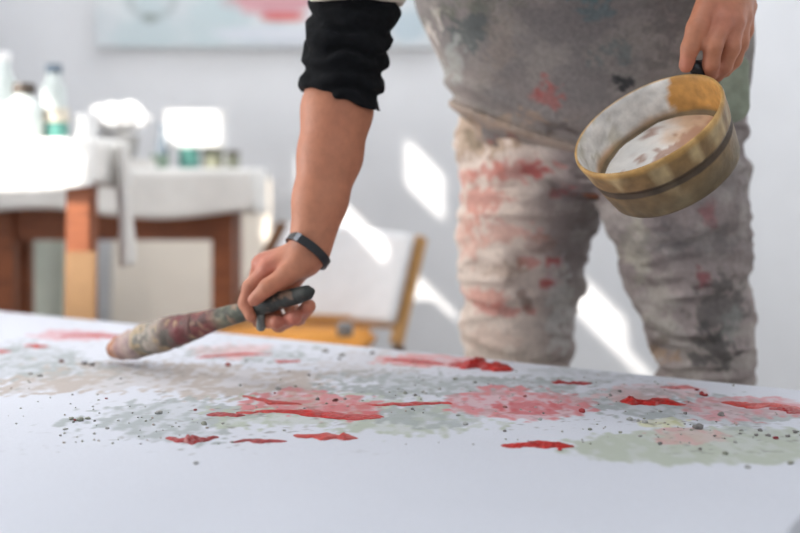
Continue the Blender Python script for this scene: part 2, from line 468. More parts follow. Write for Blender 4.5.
R1, R2, R3 = (182, 32, 28), (158, 30, 34), (188, 58, 52)
DAUBS = [(165, 219, 441, 439, .016, .0035, R2, .45), (230, 287, 442, 441, .010, .0018, R2, None), (292, 358, 437, 439, .018, .0030, R3, .78),
 (207, 246, 415, 416, .014, .0020, R2, None), (256, 384, 411, 418, .020, .0026, R1, None), (300, 380, 416, 420, .014, .0022, R1, None), (368, 452, 405, 404, .016, .0026, R1, .95),
 (273, 300, 361, 362, .016, .0022, R1, None), (195, 272, 357, 354, .014, .0016, R3, None), (24, 50, 346, 347, .018, .0018, R3, None), (-12, 12, 352, 352, .016, .0016, R3, None),
 (60, 128, 336, 336, .018, .0018, R3, None), (384, 446, 360, 364, .020, .0028, R1, None), (452, 512, 364, 371, .036, .0085, R1, .35), (552, 592, 382, 384, .016, .0028, R2, .15),
 (620, 686, 401, 404, .022, .0055, R1, .15), (501, 574, 444, 446, .017, .0035, R1, None), (722, 802, 402, 410, .020, .0030, R3, None), (240, 300, 397, 406, .012, .0016, R3, None),
 (660, 700, 386, 388, .016, .0016, (206, 120, 122), None), (770, 806, 408, 414, .016, .0026, R2, None), (236, 276, 413, 413, .008, .0014, R3, None)]
for i, (x0, x1, ya, yb, th, ht, cl, pk) in enumerate(DAUBS):
    daub(x0, x1, ya, yb, th, ht, cl, 31 + i * 7, None, pk)
CR_V, CR_F = None, None
def crumb_data(seed, r, col):
    bm = bmesh.new(); bmesh.ops.create_icosphere(bm, subdivisions=2, radius=1)
    v = np.array([x.co[:] for x in bm.verts]); f = [[q_.index for q_ in g.verts] for g in bm.faces]; bm.free()
    k = 0.3 + .8 * vnoise(v * 1.6 + seed * 3.1, seed) + .7 * vnoise(v * 3.4 + seed, seed + 1); v = v * k[:, None] * r; v[:, 2] *= .7
    cl = A3(*col) * (0.75 + .5 * vnoise(v / r * 2 + 5, seed))[:, None]
    return v, f, cl
def on_canvas(p):
    a = (p - corner) @ U; b = (p - corner) @ Vv
    return .012 < a < LU - .012 and .012 < b < LV - .012
def crumb(x, y, r, col, seed):
    if not on_canvas(G(x, y)): return
    v, f, cl = crumb_data(seed, r, col); p = G(x, y); p[2] = zc(x, y) + r * .35
    o = mesh('paint_crumb', v + p, f, m_crumb, canvas, True, cl)
    return o
DK, OL, GY = (128, 124, 122), (150, 152, 138), (172, 172, 168)
BIG = [(698, 429, .0062, DK), (722, 416, .0048, DK), (645, 423, .0042, GY), (630, 420, .0042, GY), (638, 421, .003, GY), (725, 455, .0038, OL), (748, 468, .0036, GY), (790, 464, .0036, OL), (760, 431, .0034, DK),
 (768, 436, .0032, DK), (776, 439, .0034, (140, 40, 50)), (788, 437, .003, DK), (795, 433, .0034, DK), (756, 436, .0028, DK), (741, 431, .0026, GY), (560, 451, .0030, (176, 20, 24)), (582, 412, .0046, (170, 60, 62)), (505, 408, .003, (140, 90, 86)),
 (525, 397, .003, (150, 80, 80)), (80, 421, .0050, OL), (72, 420, .0038, OL), (88, 419, .0036, OL), (159, 414, .0048, GY), (204, 425, .0042, OL), (196, 464, .0030, GY), (107, 429, .0028, GY), (65, 430, .0028, GY), (92, 366, .0055, DK), (84, 365, .0055, DK),
 (62, 363, .005, (130, 100, 96)), (40, 377, .0048, GY), (30, 375, .004, GY), (278, 390, .0042, GY), (240, 386, .003, GY), (335, 402, .004, (110, 60, 58)), (345, 400, .003, DK), (228, 366, .0052, (168, 84, 76)), (325, 352, .006, GY), (342, 356, .005, GY), (372, 354, .005, DK),
 (702, 395, .0044, (150, 44, 44)), (705, 396, .0038, (150, 44, 44)), (620, 392, .003, DK), (610, 396, .003, GY), (660, 412, .003, GY), (685, 414, .0028, DK), (540, 420, .003, GY), (465, 425, .0036, GY), (415, 396, .003, DK), (475, 383, .004, GY), (423, 393, .0034, GY), (405, 394, .0034, OL),
 (455, 380, .0034, OL), (590, 430, .0028, OL), (620, 433, .0024, OL), (660, 445, .0028, DK), (640, 437, .0024, GY), (700, 450, .0024, DK), (735, 443, .0028, GY)]
for i, (x, y, r, cl) in enumerate(BIG): crumb(x, y, r * 0.8, cl, i + 1)

for i in range(34):
    y = R.uniform(352, 436); x = R.uniform(0, 800)
    crumb(x, y, R.uniform(.0010, .0026), R.choice([DK, OL, GY, GY, (150, 60, 60)]), 200 + i)
vs = []; fs = []; cs = []; n0 = 0
for i in range(520):
    y = 345 + 100 * R.random() ** 0.8; x = R.uniform(-10, 810)
    if not on_canvas(G(x, y)) or fbm(np.array([G(x, y)]), 7, 2, 77)[0] < .5: continue
    v, f, cl = crumb_data(500 + i, R.uniform(.0006, .0017), R.choice([DK, OL, GY, GY, TAN])); p = G(x, y); p[2] = zc(x, y) + .0004
    vs.append(v + p); fs += [[a + n0 for a in g] for g in f]; cs.append(cl); n0 += len(v)
gr = mesh('paint_grit', np.concatenate(vs), fs, m_crumb, canvas, True, np.concatenate(cs)); gr['kind'] = 'stuff'

# the low table under the canvas
m_dark = mat('dark_table_wood', srgb(58, 54, 52), 0.6, 0.15, 14, stretch=(1, 8, 8))
tb = thing('low_table', 'low dark table beneath the splashed canvas', 'table', (canvas_c[0], canvas_c[1], 0))
Mx = np.stack([U, Vv, np.array([0, 0, 1.0])], 1)
MB().box(canvas_c * [1, 1, 0] + [0, 0, ZT - TH - .0205], (LU - .03, LV - .03, .04), Mx, .004).build('tabletop', m_dark, tb, False)
for su in (-1, 1):
    for sv in (-1, 1):
        c = canvas_c * [1, 1, 0] + U * su * (LU / 2 - .12) + Vv * sv * (LV / 2 - .12)
        MB().box(c + [0, 0, (ZT - TH - .04) / 2], (.06, .06, ZT - TH - .041), Mx, .004).build('leg', m_dark, tb, False)

# ------------------------------------------------------------------ the painter
m_skin = mat('skin', None, 0.55, 0.10, 90, attr=True, bump=0.15)
m_cloth = mat('paint_stained_cotton', None, 0.9, 0.16, 130, attr=True, bump=0.5)
m_black = mat('black_jersey', srgb(17, 18, 21), 0.95, 0.2, 90, bump=0.6, spec=.2)
m_cream = mat('cream_cotton', srgb(214, 204, 190), 0.9, 0.05, 60, bump=.3)
m_hair = mat('dark_hair', srgb(52, 40, 32), 0.7, 0.3, 120, bump=.6)
m_shoe = mat('worn_shoe', srgb(84, 80, 76), 0.7, 0.2, 40)
LATX = np.array([.87, -.49, 0])              # across the painter's hips
FWD = np.array([-.49, -.87, 0])
hipR, hipL = P(540, 165, 1.98), P(682, 165, 1.80)
kneR, kneL = P(516, 335, 1.98), P(703, 335, 1.82)
ankR, ankL = np.array([.185, 2.06, .09]), np.array([.545, 1.90, .09])
pel = P(602, 110, 1.87); bel = P(588, 20, 1.78); che = np.array([.24, 1.66, 1.26]); 
shR = np.array([-.01, 1.66, 1.35]); shL = np.array([.44, 1.52, 1.37]); nek = np.array([.19, 1.56, 1.44])
elR, wrR = P(351, 30, 1.54), P(310, 248, 1.515)
elL = np.array([.60, 1.66, 1.22]); wrL = P(731, -32, 1.44)
B = Vol()
B.chain([pel, bel * .5 + pel * .5, bel, che], [.15, .15, .15, .15], .05, (FWD, 1.25))
B.cap(shR, shL, .075, .075, .06); B.cap(che, nek, .09, .062, .05)
hd = nek + np.array([-.05, -.11, .10])
fw = np.array([-.45, -.75, -.45]); fw /= np.linalg.norm(fw)     # where the face looks
up = np.array([-.2, -.35, .92]); up -= fw * (up @ fw); up /= np.linalg.norm(up); rt = np.cross(fw, up)
HM = np.stack([rt, fw, up], 1)
B.cap(nek, hd - up * .02, .06, .06, .03)
B.ell(hd + up * .03, (.076, .095, .105), HM, .02); B.ell(hd - up * .055 + fw * .03, (.056, .06, .062), HM, .03)
B.cap(hd + fw * .088 + up * .012, hd + fw * .108 - up * .022, .009, .014, .01)      # nose
B.ell(hd + fw * .085 + up * .03, (.055, .012, .012), HM, .02)                       # brow
B.ell(hd + fw * .083 - up * .055, (.024, .01, .006), HM, .006); B.ell(hd + fw * .082 - up * .066, (.021, .01, .007), HM, .006)
for sg in (-1, 1): B.ell(hd + rt * sg * .077 - up * .005, (.009, .018, .032), HM, .006)
for h_, k_, a_ in ((hipR, kneR, ankR), (hipL, kneL, ankL)):
    B.chain([h_ + [0, 0, .04], k_, a_], [.085, .058, .042], .03)
    B.cap(a_ - [0, 0, .03], a_ - [0, 0, .045] + FWD * .16, .042, .03, .02)
# right arm
f1 = P(337, 110, 1.535); f2 = P(330, 155, 1.53); f3 = P(320, 200, 1.52)
B.chain([shR, elR], [.050, .040], .012)
B.chain([elR, f1, f2, f3, wrR], [.040, .0480, .0435, .0365, .0295], .012, ((0, 1, 0), 1.12))
# left arm
B.chain([shL, elL], [.062, .05], .03); B.cap(elL, wrL, .05, .031, .02)
# right hand around the brush handle
KF = .0045
def finger(pts, rs): B.chain(pts, rs, KF)
mI, mM, mR, mL_ = P(268, 268, 1.512), P(261, 264, 1.535), P(264, 261, 1.556), P(274, 259, 1.572)
for m_p, r0 in ((mI, .0135), (mM, .0135), (mR, .0130), (mL_, .0125)):
    B.cap(P(303, 258, 1.52), m_p, .020, r0, .012)
B.cap(P(303, 260, 1.53), P(288, 284, 1.555), .020, .016, .014)
finger([mI, P(250, 287, 1.518), P(245, 303, 1.522), P(251, 317, 1.512)], [.0118, .0105, .0095, .0078])
finger([mM, P(252, 290, 1.570), P(260, 320, 1.560), P(277, 322, 1.506)], [.0118, .0112, .0112, .0100])
finger([mR, P(266, 298, 1.585), P(279, 324, 1.560), P(295, 317, 1.497)], [.0115, .0112, .0115, .0104])
finger([mL_, P(284, 296, 1.585), P(298, 318, 1.555), P(309, 306, 1.500)], [.0108, .0106, .0108, .0098])
# thumb along the top of the handle
B.cap(P(304, 262, 1.505), P(288, 274, 1.488), .018, .0145, .012)
finger([P(288, 274, 1.488), P(268, 287, 1.487), P(254, 300, 1.497)], [.0140, .0118, .0092])
# left hand over the pot's rim
w2 = P(728, -20, 1.435)
LI, LM, LR, LP = P(722, 22, 1.392), P(734, 22, 1.405), P(742, 16, 1.425), P(747, 6, 1.445)
for m_p, r0 in ((LI, .0150), (LM, .0145), (LR, .0140), (LP, .0130)): B.cap(w2, m_p, .026, r0, .014)
B.cap(w2, P(712, 2, 1.405), .024, .016, .014)
finger([LI, P(713, 46, 1.380), P(711, 64, 1.388), P(711, 74, 1.400)], [.0132, .0118, .0105, .0088])
finger([LM, P(731, 48, 1.396), P(724, 66, 1.402), P(717, 76, 1.412)], [.0128, .0115, .0102, .0086])
finger([LR, P(740, 42, 1.415), P(734, 60, 1.422), P(724, 72, 1.426)], [.0122, .0110, .0098, .0084])
finger([LP, P(746, 30, 1.440), P(741, 46, 1.444), P(732, 58, 1.442)], [.0110, .0098, .0088, .0076])
finger([P(709, 0, 1.402), P(697, 28, 1.385), P(690, 48, 1.385), P(686, 66, 1.392)], [.0155, .0132, .0112, .0092])
bv, bf = largest(*B.mesh(0.003)); bv = relax(bv, bf, 2)
sk = A3(186, 126, 94)
bc = np.tile(sk, (len(bv), 1))
nz = fbm(bv, 40, 3, 5); n_l = fbm(bv, 9, 2, 6)
bc = bc * (0.9 + .2 * nz)[:, None]
bc = bc * (1 - .22 * n_l[:, None] * np.array([.2, 1, 1]))
for p_, r_, a_ in [(mI, .02, .6), (mM, .02, .5), (P(252, 300, 1.50), .018, .3), (P(290, 315, 1.50), .03, .6), (LI, .03, .35), (P(710, 70, 1.40), .018, .45), (P(686, 64, 1.39), .016, .4)]:
    wv = np.exp(-((np.linalg.norm(bv - p_, axis=1) / r_) ** 2)) * a_
    bc = bc * (1 - wv[:, None]) + A3(196, 112, 100) * wv[:, None]
PL = np.array([.36, 1.96, 0.0])
person = mesh('person', bv, bf, m_skin, None, True, bc, loc=PL)
tag(person, 'painter in stained smock and trousers bending over the canvas, holding brush and pot', 'person')

# clothes ----------------------------------------------------------
def blobs(V, col, lst, seed):
    """paint stains: centre, radius in metres, colour, strength"""
    n = fbm(V, 55, 3, seed)
    n2_ = fbm(V, 120, 2, seed + 4)
    for p_, r_, c_, a_ in lst:
        rr = np.asarray(r_, float)
        d = np.linalg.norm((V - p_) / rr, axis=1) + 2.0 * (n - .5) + 1.3 * (n2_ - .5)
        mk = (1 - sstep(.7, 1.0, d)) * a_
        col = col * (1 - mk[:, None]) + A3(*c_) * mk[:, None]
    return col
def tdisp(X):
    d = fbm(X * [1, 1, 2.2] + [3, 1, 0], 11, 3, 61) - .5
    d2 = fbm(X * [.8, .8, 3.0] + [9, 4, 2], 22, 2, 66) - .5
    d3 = 1 - np.abs(fbm(X * [.7, .7, 2.6] + [2, 8, 5], 13, 2, 69) - .5) * 7
    return -.024 * d - .010 * d2 - .009 * np.clip(d3, 0, 1)
TR = Vol(tdisp, .02)
kR2, kL2 = P(521, 270, 1.98), P(693, 270, 1.81)
TR.chain([P(532, 142, 1.96), P(529, 205, 1.98), kR2, P(517, 335, 1.98), ankR + [0, 0, .05]], [.136, .118, .103, .089, .080], .03)
TR.chain([P(668, 150, 1.82), P(675, 205, 1.80), P(688, 270, 1.81), P(701, 335, 1.82), ankL + [0, 0, .05]], [.118, .107, .089, .074, .080], .03)
TR.ell(P(600, 128, 1.89), (.236, .16, .115), np.stack([LATX, FWD, [0, 0, 1]], 1), .02)
tv, tf = largest(*TR.mesh(0.0055)); tv = relax(tv, tf, 1)
tc_ = np.tile(A3(160, 148, 145), (len(tv), 1))
a_ = fbm(tv, 8, 3, 71); b_ = fbm(tv * [1, 1, 1.6], 26, 3, 72)
tc_ = tc_ * (1 - .45 * sstep(.42, .62, a_)[:, None]) + A3(112, 103, 103) * (.45 * sstep(.42, .62, a_))[:, None]
tc_ = tc_ * (1 - .35 * sstep(.5, .62, b_)[:, None]) + A3(196, 190, 182) * (.35 * sstep(.5, .62, b_))[:, None]
lft = 1 - sstep(.17, .29, tv[:, 0] + .1 * (a_ - .5))          # pale pink paint, also painting in light from the left on this leg
tc_ = tc_ * (1 - .85 * lft[:, None]) + A3(232, 214, 200) * (.85 * lft)[:, None]
Yf = 1.885
ST = []
for x, y, rx, ry, c_, al in [(482, 135, 44, 26, (184, 158, 134), .75), (478, 138, 12, 10, (120, 108, 86), .6), (480, 200, 22, 14, (206, 120, 104), .6), (515, 170, 34, 13, (200, 112, 104), .55), (500, 232, 40, 10, (206, 140, 124), .5), (470, 240, 14, 26, (214, 150, 132), .5),
    (484, 298, 26, 9, (206, 128, 112), .6), (505, 310, 30, 6, (200, 110, 100), .6), (552, 262, 10, 7, (176, 60, 62), .8), (545, 282, 13, 8, (176, 72, 72), .8), (530, 262, 16, 8, (186, 100, 96), .6), (532, 172, 14, 8, (176, 76, 74), .7), (558, 190, 14, 6, (160, 84, 84), .6),
    (540, 245, 18, 12, (136, 104, 96), .5), (508, 268, 26, 12, (140, 112, 92), .45), (525, 300, 8, 14, (116, 96, 88), .6), (490, 340, 30, 16, (206, 180, 166), .6), (560, 312, 16, 44, (196, 194, 190), .75), (486, 172, 16, 10, (212, 130, 116), .6), (465, 178, 10, 10, (220, 140, 124), .6)]:
    ST.append((P(x, y, Yf), (rx / F * 1.9, .2, ry / F * 1.9), c_, al))
for x, y, rx, ry, c_, al in [(702, 215, 10, 12, (150, 84, 90), .6), (702, 278, 8, 12, (140, 60, 68), .7), (675, 245, 14, 5, (84, 80, 80), .7), (640, 250, 10, 40, (170, 166, 150), .6), (665, 310, 14, 36, (176, 170, 160), .6), (720, 310, 30, 34, (88, 86, 84), .65), (716, 350, 30, 20, (74, 72, 72), .75), (735, 330, 12, 18, (150, 152, 148), .6),
    (672, 362, 16, 10, (176, 146, 120), .7), (668, 350, 10, 10, (96, 80, 68), .6), (700, 180, 40, 24, (150, 142, 140), .5), (690, 240, 60, 18, (116, 112, 112), .4)]:
    ST.append((P(x, y, 1.72), (rx / F * 1.75, .2, ry / F * 1.75), c_, al))
tc_ = blobs(tv, tc_, ST, 81)
mesh('trousers', tv, tf, m_cloth, person, True, tc_)

HA, HB = P(450, 94, 1.66), P(600, 150, 1.66)
def hemfolds(X):                             # long drag folds running down across the hem
    s_ = (X[:, 0] - HA[0]) / (HB[0] - HA[0]); zl = HA[2] + (HB[2] - HA[2]) * (s_ + .12 * np.sin(s_ * 3)) + .012 * (fbm(X, 9, 2, 95) - .5)
    w_ = sstep(-.2, .05, s_) * (1 - sstep(.8, 1.15, s_)) * (X[:, 1] < 1.9)
    g = lambda o, q: np.exp(-((X[:, 2] - zl - o) / q) ** 2) * w_
    return s_, g(0, .009), g(-.030 - .012 * (1 - s_), .010), g(.034, .008)
def sdisp(X):
    d = fbm(X * [1.2, 1.2, 1.0] + [5, 2, 0], 8, 3, 91) - .5
    s_, r1, r2, r3 = hemfolds(X)
    return -.018 * d - .016 * r1 - .013 * r2 - .010 * r3
SM = Vol(sdisp, .02)
SMM = np.stack([LATX, FWD, [0, 0, 1]], 1)
SM.ell(P(598, 92, 1.84), (.243, .17, .118), SMM, .03)
SM.ell(P(590, 45, 1.80), (.256, .19, .13), SMM, .05)
SM.ell(P(576, -20, 1.75), (.278, .18, .16), SMM, .05)
SM.ell(np.array([.24, 1.68, 1.20]), (.25, .16, .17), SMM, .05)
SM.cap(shR + [.06, 0, -.02], shL + [-.06, 0, -.02], .088, .088, .05)
sv, sf = largest(*SM.mesh(0.0055)); sv = relax(sv, sf, 1)
sc_ = np.tile(A3(152, 142, 137), (len(sv), 1))
a_ = fbm(sv, 7, 3, 101); b_ = fbm(sv, 24, 3, 102)
k_ = .55 * sstep(.40, .62, a_); sc_ = sc_ * (1 - k_[:, None]) + A3(112, 110, 110) * k_[:, None]
k_ = .3 * sstep(.5, .62, b_); sc_ = sc_ * (1 - k_[:, None]) + A3(170, 162, 152) * k_[:, None]
ST = []
for x, y, rx, ry, c_, al in [(470, 28, 26, 20, (78, 90, 90), .7), (448, 6, 22, 8, (96, 100, 92), .6), (455, 60, 14, 30, (176, 178, 172), .6), (448, 95, 16, 18, (206, 186, 172), .7), (436, 40, 9, 40, (216, 206, 196), .75), (552, 95, 14, 16, (172, 92, 86), .6), (546, 82, 8, 8, (180, 84, 80), .55), (590, 18, 20, 10, (96, 120, 124), .6), (575, 5, 14, 8, (86, 124, 128), .6), (606, 55, 16, 12, (104, 116, 116), .6),
    (510, 118, 60, 10, (176, 152, 132), .65), (470, 122, 24, 18, (186, 160, 138), .7), (476, 112, 12, 8, (116, 98, 78), .6), (512, 136, 14, 8, (168, 70, 66), .8), (498, 148, 8, 7, (176, 82, 76), .7), (540, 132, 40, 5, (92, 80, 72), .6), (560, 125, 30, 5, (88, 80, 76), .6), (624, 82, 9, 7, (44, 46, 50), .9), (500, 40, 14, 30, (150, 138, 128), .5), (480, 5, 40, 8, (130, 128, 116), .5),
    (660, 25, 30, 40, (104, 98, 96), .5)]:
    ST.append((P(x, y, 1.64), (rx / F * 1.66, .25, ry / F * 1.66), c_, al))
sc_ = blobs(sv, sc_, ST, 111)
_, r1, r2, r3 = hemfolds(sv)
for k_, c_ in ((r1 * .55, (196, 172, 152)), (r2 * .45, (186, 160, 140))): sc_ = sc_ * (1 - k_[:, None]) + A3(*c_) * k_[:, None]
smock = mesh('smock', sv, sf, m_cloth, person, True, sc_)
# side tie and pocket flap behind the pot
fl = Vol(lambda X: -.004 * (fbm(X, 30, 2, 8) - .5))
fl.cap(P(738, 66, 1.60), P(732, 104, 1.60), .017, .026, .01, ((0, 1, 0), 1.6)); fv, ff = fl.mesh(.004)
o = mesh('pocket_flap', fv, ff, mat('pale_green_cloth', srgb(150, 158, 140), .9, .1, 60, bump=.3), person); o['label'] = 'pale green pocket flap'
# sleeves
def slv(a, b, ra, rb, seed):
    ax = (b - a) / np.linalg.norm(b - a); L_ = np.linalg.norm(b - a)
    def dd(X):
        t = (X - a) @ ax
        ang = fbm(X, 16, 2, seed)
        return -.0042 * np.sin(t * 190 + 11 * ang) - .010 * (fbm(X, 24, 2, seed + 3) - .5)
    v = Vol(dd, .01); v.cap(a, b, ra, rb, .01, ((0, 1, 0), 1.1))
    hn = np.array([.28, 0, -1.0]); hn /= np.linalg.norm(hn)
    return v, hn, ax
top = P(357, -14, 1.55); hem = P(337, 112, 1.535)
v, hn, ax = slv(top, hem, .0615, .0565, 130)
nx = P(318, 92, 1.535) * 0 + P(337, 97, 1.535)
hn = np.array([-.28, 0, -1.0]); hn /= np.linalg.norm(hn)
v.cut(lambda X: ((X - nx) @ hn) + .006 * (fbm(X, 30, 2, 3) - .5))
qv, qf = largest(*v.mesh(.0035)); sleeve = mesh('sleeve', qv, qf, m_black, person); sleeve['label'] = 'black jersey sleeve pushed up above the forearm'
v = Vol(lambda X: -.006 * (fbm(X, 20, 2, 9) - .5), .01); v.chain([shR, P(362, -40, 1.56), P(356, 14, 1.55)], [.085, .070, .0675], .02); v.cut(lambda X: -(X[:, 2] - P(0, 5, 1.55)[2]))
qv, qf = largest(*v.mesh(.005)); o = mesh('shirt_sleeve', qv, qf, m_cream, person); o['label'] = 'cream shirt sleeve above the black sleeve'
v = Vol(lambda X: -.012 * (fbm(X, 20, 2, 19) - .5), .01); v.chain([shL, elL, elL * .35 + wrL * .65], [.085, .064, .05], .02)
qv, qf = largest(*v.mesh(.005)); mesh('shirt_sleeve', qv, qf, m_cream, person)
# hair, eyes, shoes
hv = Vol(lambda X: -.008 * (fbm(X, 60, 2, 4) - .5)); hv.ell(hd + up * .045 - fw * .012, (.083, .1, .102), HM, .01)
hv.cut(lambda X: (X - hd) @ fw * .8 - (X - hd) @ up * .9 - .012)
qv, qf = hv.mesh(.004); mesh('hair', qv, qf, m_hair, person)
m_eye = mat('eye_white', srgb(225, 222, 216), .2, .02, 50)
for sg in (-1, 1):
    MB().lathe(hd + fw * .074 + rt * sg * .031 + up * .012, fw, [(-.012, .001), (-.008, .008), (0, .012), (.008, .008), (.0118, .001)], 14).build('eye', m_eye, person)
for a_p in (ankR, ankL):
    v = Vol(); v.cap(a_p - [0, 0, .035] - FWD * .05, a_p - [0, 0, .04] + FWD * .18, .052, .046, .02); v.cap(a_p + [0, 0, .03], a_p - [0, 0, .03], .055, .055, .03); v.cut(lambda X: .002 - X[:, 2])
    qv, qf = v.mesh(.006); mesh('shoe', qv, qf, m_shoe, person)
# wristwatch
m_strap = mat('black_strap', srgb(20, 22, 28), .5, .2, 60); m_steel = mat('watch_steel', srgb(190, 194, 200), .25, .05, 80, metal=.9)
wc = P(308, 251, 1.515); e1 = np.array([.80, 0, -.60]) * .0305; e2 = np.array([.18, -1, .30]); e2 = e2 / np.linalg.norm(e2) * .034
nn_ = np.cross(e1, e2); nn_ /= np.linalg.norm(nn_)
if nn_[2] < 0: nn_ = -nn_
V = []; Fq = []; sg = 48
pf = [(-.0058, 0), (-.0058, .0034), (.0058, .0034), (.0058, 0)]
for k in range(sg):
    t = 2 * math.pi * k / sg; d = e1 * math.cos(t) + e2 * math.sin(t); dn = d / np.linalg.norm(d)
    for a, b in pf: V.append(wc + d + dn * b + nn_ * a)
for k in range(sg):
    for j in range(4): Fq.append([k * 4 + j, k * 4 + (j + 1) % 4, ((k + 1) % sg) * 4 + (j + 1) % 4, ((k + 1) % sg) * 4 + j])
watch = mesh('wristwatch', V, Fq, m_strap, person, False); watch['label'] = 'black band around the wrist with a small steel clasp'
t = math.radians(128); d = e1 * math.cos(t) + e2 * math.sin(t); dn = d / np.linalg.norm(d); tg = np.cross(nn_, dn)
MB().box(wc + d + dn * .0035, (.008, .012, .003), np.stack([tg, nn_, dn], 1), .0008).build('clasp', m_steel, watch, False)

# ------------------------------------------------------------------ the brush
bt = P(112, 350, 1.712); be = P(313, 291, 1.465); bax = be - bt; BL = np.linalg.norm(bax); bax /= BL
br = thing('paint_brush', 'big round brush caked with paint, its bristles pressed to the canvas', 'brush', tuple(bt))
m_br = mat('caked_paint', None, .65, .25, 120, attr=True, bump=.6)
def rod(name, t0, t1, prof, ramp, seed, jit=.12, n=40):
    ts = np.linspace(t0, t1, n); b = MB()
    rr = np.interp(ts, [p[0] for p in prof], [p[1] for p in prof])
    def j(h, t):
        p = bt + bax * h
        q = np.array([[h * 60, math.cos(t) * 1.3, math.sin(t) * 1.3 + seed]])
        return jit * 2 * (fbm(q, 1.0, 3, seed)[0] - .5)
    b.lathe(bt, bax, list(zip(ts * BL, rr)), 28, True, j)
    v = np.concatenate(b.v); t = ((v - bt) @ bax) / BL
    col = np.stack([np.interp(t + .05 * (fbm(v, 60, 3, seed) - .5), [r[0] for r in ramp], [A3(*r[1])[i] for r in ramp]) for i in range(3)], 1)
    k = sstep(.52, .66, fbm(v, 70, 3, seed + 7)); k2 = sstep(.55, .66, fbm(v, 95, 3, seed + 9))
    return b, v, col, k, k2
prof = [(0, .009), (.015, .015), (.05, .0195), (.15, .0240), (.3, .0240), (.42, .0205), (.5, .0172), (.6, .0145), (.75, .0125), (.9, .0115), (.98, .010), (1, .004)]
b, v, col, k, k2 = rod('bristles', 0, .17, prof, [(0, (160, 100, 60)), (.05, (176, 120, 84)), (.09, (186, 156, 148)), (.17, (176, 160, 152))], 3, .16)
col = col * (1 - .5 * k[:, None]) + A3(150, 120, 128) * .5 * k[:, None]
# bristles splay where they are pressed flat on the canvas
v[:, 2] = np.maximum(v[:, 2], ZT + .0035)
mesh('bristles', v, b.f, m_br, br, True, col)
b, v, col, k, k2 = rod('ferrule', .165, .47, prof, [(.165, (178, 166, 156)), (.28, (176, 164, 152)), (.33, (120, 96, 88)), (.40, (116, 52, 56)), (.47, (110, 76, 70))], 5, .14)
col = col * (1 - .7 * k[:, None]) + A3(96, 98, 90) * .7 * k[:, None]; col = col * (1 - .7 * k2[:, None]) + A3(186, 160, 120) * .7 * k2[:, None]
v[:, 2] = np.maximum(v[:, 2], ZT + .0035)
mesh('ferrule', v, b.f, m_br, br, True, col)
b, v, col, k, k2 = rod('handle', .465, 1, prof, [(.465, (120, 64, 62)), (.55, (122, 62, 60)), (.60, (120, 116, 96)), (.68, (84, 88, 76)), (.8, (52, 56, 54)), (1, (46, 50, 46))], 9, .12, 60)
col = col * (1 - .6 * k[:, None]) + A3(40, 44, 42) * .6 * k[:, None]; col = col * (1 - .6 * k2[:, None]) + A3(168, 132, 108) * .6 * k2[:, None]
mesh('handle', v, b.f, m_br, br, True, col)
dr = bt + bax * BL * .77 - np.array([0, 0, .022]); v = Vol(); v.cap(dr + [0, 0, .015], dr - [0, 0, .006], .005, .007, .004); qv, qf = v.mesh(.0025)
o = mesh('paint_drip', qv, qf, mat('grey_drip', srgb(120, 124, 118), .6, .2, 60), br); o['label'] = 'grey blob of paint under the handle'

# ------------------------------------------------------------------ the pot
pc = P(648, 125, 1.36)
pv_ = pc - np.array([0, 0, HC]); pv_ /= np.linalg.norm(pv_); pr_ = np.cross(pv_, [0, 0, 1.0]); pr_ /= np.linalg.norm(pr_); pu_ = np.cross(pr_, pv_)
pa = .882 * pr_ + .472 * pu_; pn = .885 * (-.472 * pr_ + .882 * pu_) - .466 * pv_; pn /= np.linalg.norm(pn)
pb = np.cross(pn, pa)
RP = .0985; DP = .077
pot = thing('paint_pot', 'round ochre tub smeared inside with white paint, held by its rim', 'pot', tuple(pc - pn * DP))
m_pot = mat('paint_caked_wood', None, .6, .25, 60, attr=True, bump=.5)
def revolve(prof, seg=72, jit=0.0, seed=0):
    V = []; Fq = []; n = len(prof)
    for (h, r) in prof:
        for k in range(seg):
            t = 2 * math.pi * k / seg
            rr = r * (1 + jit * (fbm(np.array([[math.cos(t) * 2, math.sin(t) * 2, h * 40 + seed]]), 1.0, 3, seed)[0] - .5))
            V.append(pc + pn * h + (pa * math.cos(t) + pb * math.sin(t)) * rr)
    for i in range(n - 1):
        for k in range(seg):
            k2 = (k + 1) % seg; Fq.append([i * seg + k, i * seg + k2, (i + 1) * seg + k2, (i + 1) * seg + k])
    return np.array(V), Fq
hs = np.linspace(-DP, 0, 26)
outer = [(-DP, .001), (-DP, RP * .80)] + [(h, RP * (.86 + .14 * (h + DP) / DP) - (.0035 if abs(h + DP * .46) < .004 else 0)) for h in hs]
lip = [(.003, RP * .992), (.004, RP * .97), (.002, RP * .95)]
inner = [(h, RP * (.84 + .105 * (h + DP) / DP)) for h in np.linspace(-.004, -.047, 12)] + [(-.052, RP * .70), (-.053, RP * .4), (-.053, .001)]
V, Fq = revolve(outer + lip + inner, 84, .03, 4)
rel = V - pc; hh = rel @ pn; ra = rel - np.outer(hh, pn); rad = np.linalg.norm(ra, axis=1); an = np.arctan2(ra @ pb, ra @ pa)
ins = np.zeros(len(V), bool); ins[(len(outer) + 2) * 84:] = True
n_ = fbm(V, 40, 3, 6); st = fbm(np.stack([an * 9, hh * 12, np.zeros_like(an)], 1), 1.0, 3, 12); n5 = fbm(V, 26, 3, 16)
col = A3(146, 114, 72) * (0.72 + .5 * st)[:, None]
